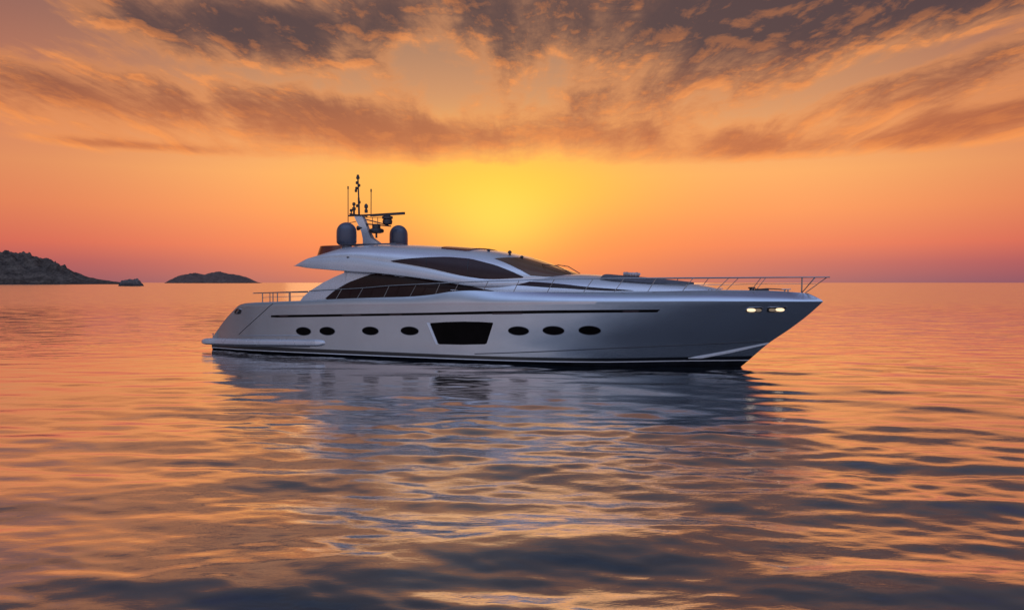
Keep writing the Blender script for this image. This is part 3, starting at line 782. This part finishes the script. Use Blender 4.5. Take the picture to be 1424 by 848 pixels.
b.tube([(7.4, 0, 6.08), (7.4, 0, 6.42)], .015, 6); b.tube([(7.7, 0, 6.05), (7.7, 0, 6.41)], .015, 6); b.build('bracket', M['dark'], mast)
b = MB(); b.lathe((7.62, 0, 5.66), [(.20, 0), (.34, .04), (.37, .14), (.33, .20), (.20, .24), (.20, .44)], 20); b.lathe((7.62, 0, 5.44), [(.05, 0), (.05, .24)], 8); b.build('small_radar', M['dark'], mast)
b = MB(); b.tube([(6.9, -.1, 5.93), (6.62, -.1, 5.93)], [.05, .12], 12); b.build('horn', M['dark'], mast)
for x, y, z0, z1 in ((5.98, 0, 6.2, 7.99), (7.32, 0, 6.55, 7.79)):
    b = MB(); b.tube([(x, y, z0-.0), (x+.01, y, z1-.13)], .020, 6); b.tube([(x+.01, y, z1-.14), (x+.01, y, z1)], .034, 8)
    b.build('whip_antenna', M['dark'], mast)
b = MB(); b.tube([(5.98, 0, 6.2), (6.3, 0, 6.24), (6.62, 0, 6.30)], .018, 6); b.build('antenna_arm', M['dark'], mast)
for x, z, hs in ((7.04, 6.66, ((.075, 0), (.085, .14), (.05, .16), (.05, .22), (.09, .24), (.09, .36), (.03, .44))), (6.33, 6.58, ((.05, 0), (.05, .22), (.09, .25), (.09, .36), (.04, .38), (.04, .46), (.08, .48), (.08, .58), (.02, .62))), (6.17, 6.58, ((.03, 0), (.03, .16), (.07, .18), (.07, .28), (.02, .3)))):
    b = MB(); b.lathe((x, 0, z), hs, 12); b.build('signal_lamp', M['dark'], mast)

# ---- rails
def spline(pts, n=12):
    fx = pch([(i, p[0]) for i, p in enumerate(pts)]); fy = pch([(i, p[1]) for i, p in enumerate(pts)]); fz = pch([(i, p[2]) for i, p in enumerate(pts)])
    return [(fx(i/n), fy(i/n), fz(i/n)) for i in range((len(pts)-1)*n+1)]
rt = spline(list(RAILTOP)+[(27.84, -.02, 3.505)])
for s in (1, -1):
    b = MB(); b.tube([(x, y*s, z) for x, y, z in rt], .021, 8); rl = b.build('guard_rail', M['steel'], yacht)
    for p0, p1 in STAN:
        b = MB(); b.tube([(p0[0], p0[1]*s, p0[2]-.04), (p1[0], p1[1]*s, p1[2])], .014, 7); b.build('stanchion', M['steel'], rl)
    mid = [(x*.5+u*.5, (y*.5+v*.5)*s, z*.45+w*.55) for (x, y, z), (u, v, w) in STAN[11:]]
    b = MB(); b.tube(spline(mid, 6), .010, 6); b.build('guard_wire', M['steel'], rl)
for s in (1, -1):
    b = MB(); b.tube([(x, y*s, z) for x, y, z in spline(list(STERNRAIL))], .024, 8); b.tube([(x, y*s, z-.20) for x, y, z in spline([(3.1, -2.78, 2.80), (4.2, -2.82, 2.84), (5.6, -2.85, 2.88)])], .013, 6)
    rl = b.build('stern_rail', M['steel'], yacht)
    for x in STERNPOSTS:
        b = MB(); b.tube([(x, -2.8*s, ZS(x)-.05), (x, -2.8*s, 2.80+(x-2.5)*.03)], .026, 8); b.build('stanchion', M['steel'], rl)
b = MB(); b.tube([(2.5, -2.75, 2.80), (2.42, -2.6, 2.80), (2.4, 0, 2.80), (2.42, 2.6, 2.80), (2.5, 2.75, 2.80)], .022, 8); tr = b.build('stern_rail', M['steel'], yacht)
for y in (-1.5, 0, 1.5):
    b = MB(); b.tube([(2.4, y, 2.25), (2.4, y, 2.80)], .022, 8); b.build('stanchion', M['steel'], tr)

# ---- foredeck: sun pad, hatch, windlass, cleats
b = MB(); sp = [(19.3, 52), (19.8, 48), (21, 46), (22, 48), (22.6, 55), (22.75, 89.5), (19.2, 89.5)]
b.patch(S_low, sp, (.25, 5), .07, -.02); c = MB(); c.patch(S_low, sp, (.25, 5), .07, -.02)
b.add([(x, -y, z) for x, y, z in c.v], [f[::-1] for f in c.f]); b.build('sun_pad', M['pad'], house)
zd = 2.98
b = MB(); b.lathe((25.0, .15, zd-.05), [(.18, 0), (.18, .05), (.10, .07), (.09, .13), (.14, .15), (.14, .19), (.05, .20)], 16); b.box((25.4, .0, zd+.02), (.5, .3, .14)); b.tube([(25.1, 0, zd+.05), (25.6, .0, zd+.09), (26.3, 0, zd+.05)], .025, 6); b.build('windlass', M['dark'], yacht)
for x, y in ((23.6, -.95), (23.6, .95), (26.3, -.14), (26.3, .14), (13.4, -2.86)):
    b = MB(); z0 = ZS(x)-.02; b.tube([(x-.16, y, z0+.08), (x+.16, y, z0+.08)], .02, 6); b.tube([(x-.06, y, z0-.04), (x-.06, y, z0+.08)], .018, 6); b.tube([(x+.06, y, z0-.04), (x+.06, y, z0+.08)], .018, 6); b.build('cleat', M['steel'], yacht)
b = MB(); b.tube([(26.85, 0, zd-.08), (26.86, 0, 3.50)], .030, 8); b.build('jack_staff', M['steel'], yacht)

# rolled cover lying on the foredeck
b = MB(); n = 20
b.tube([(-.35+.7*i/n, .012*math.sin(i*1.9), .012*math.sin(i*2.7)) for i in range(n+1)], [.082+.012*math.sin(i*2.3)-.02*(i in (0, n)) for i in range(n+1)], 14)
for xx in (-.2, .2): b.tube([(xx-.02, 0, 0), (xx+.02, 0, 0)], .10, 14)
x = 20.3; w = Matrix.Rotation(R(-24.4), 4, 'Z')
p = yacht.location+(w @ Vector((x, -.35, D_zt(x)+.07+.075)))
ro = b.build('rolled_cover', M['roll'], None); ro.location = p; ro.rotation_euler = (0, R(3), R(-24.4))
tag(ro, 'small rolled up grey cover lying on the foredeck of the yacht', 'rolled cover')
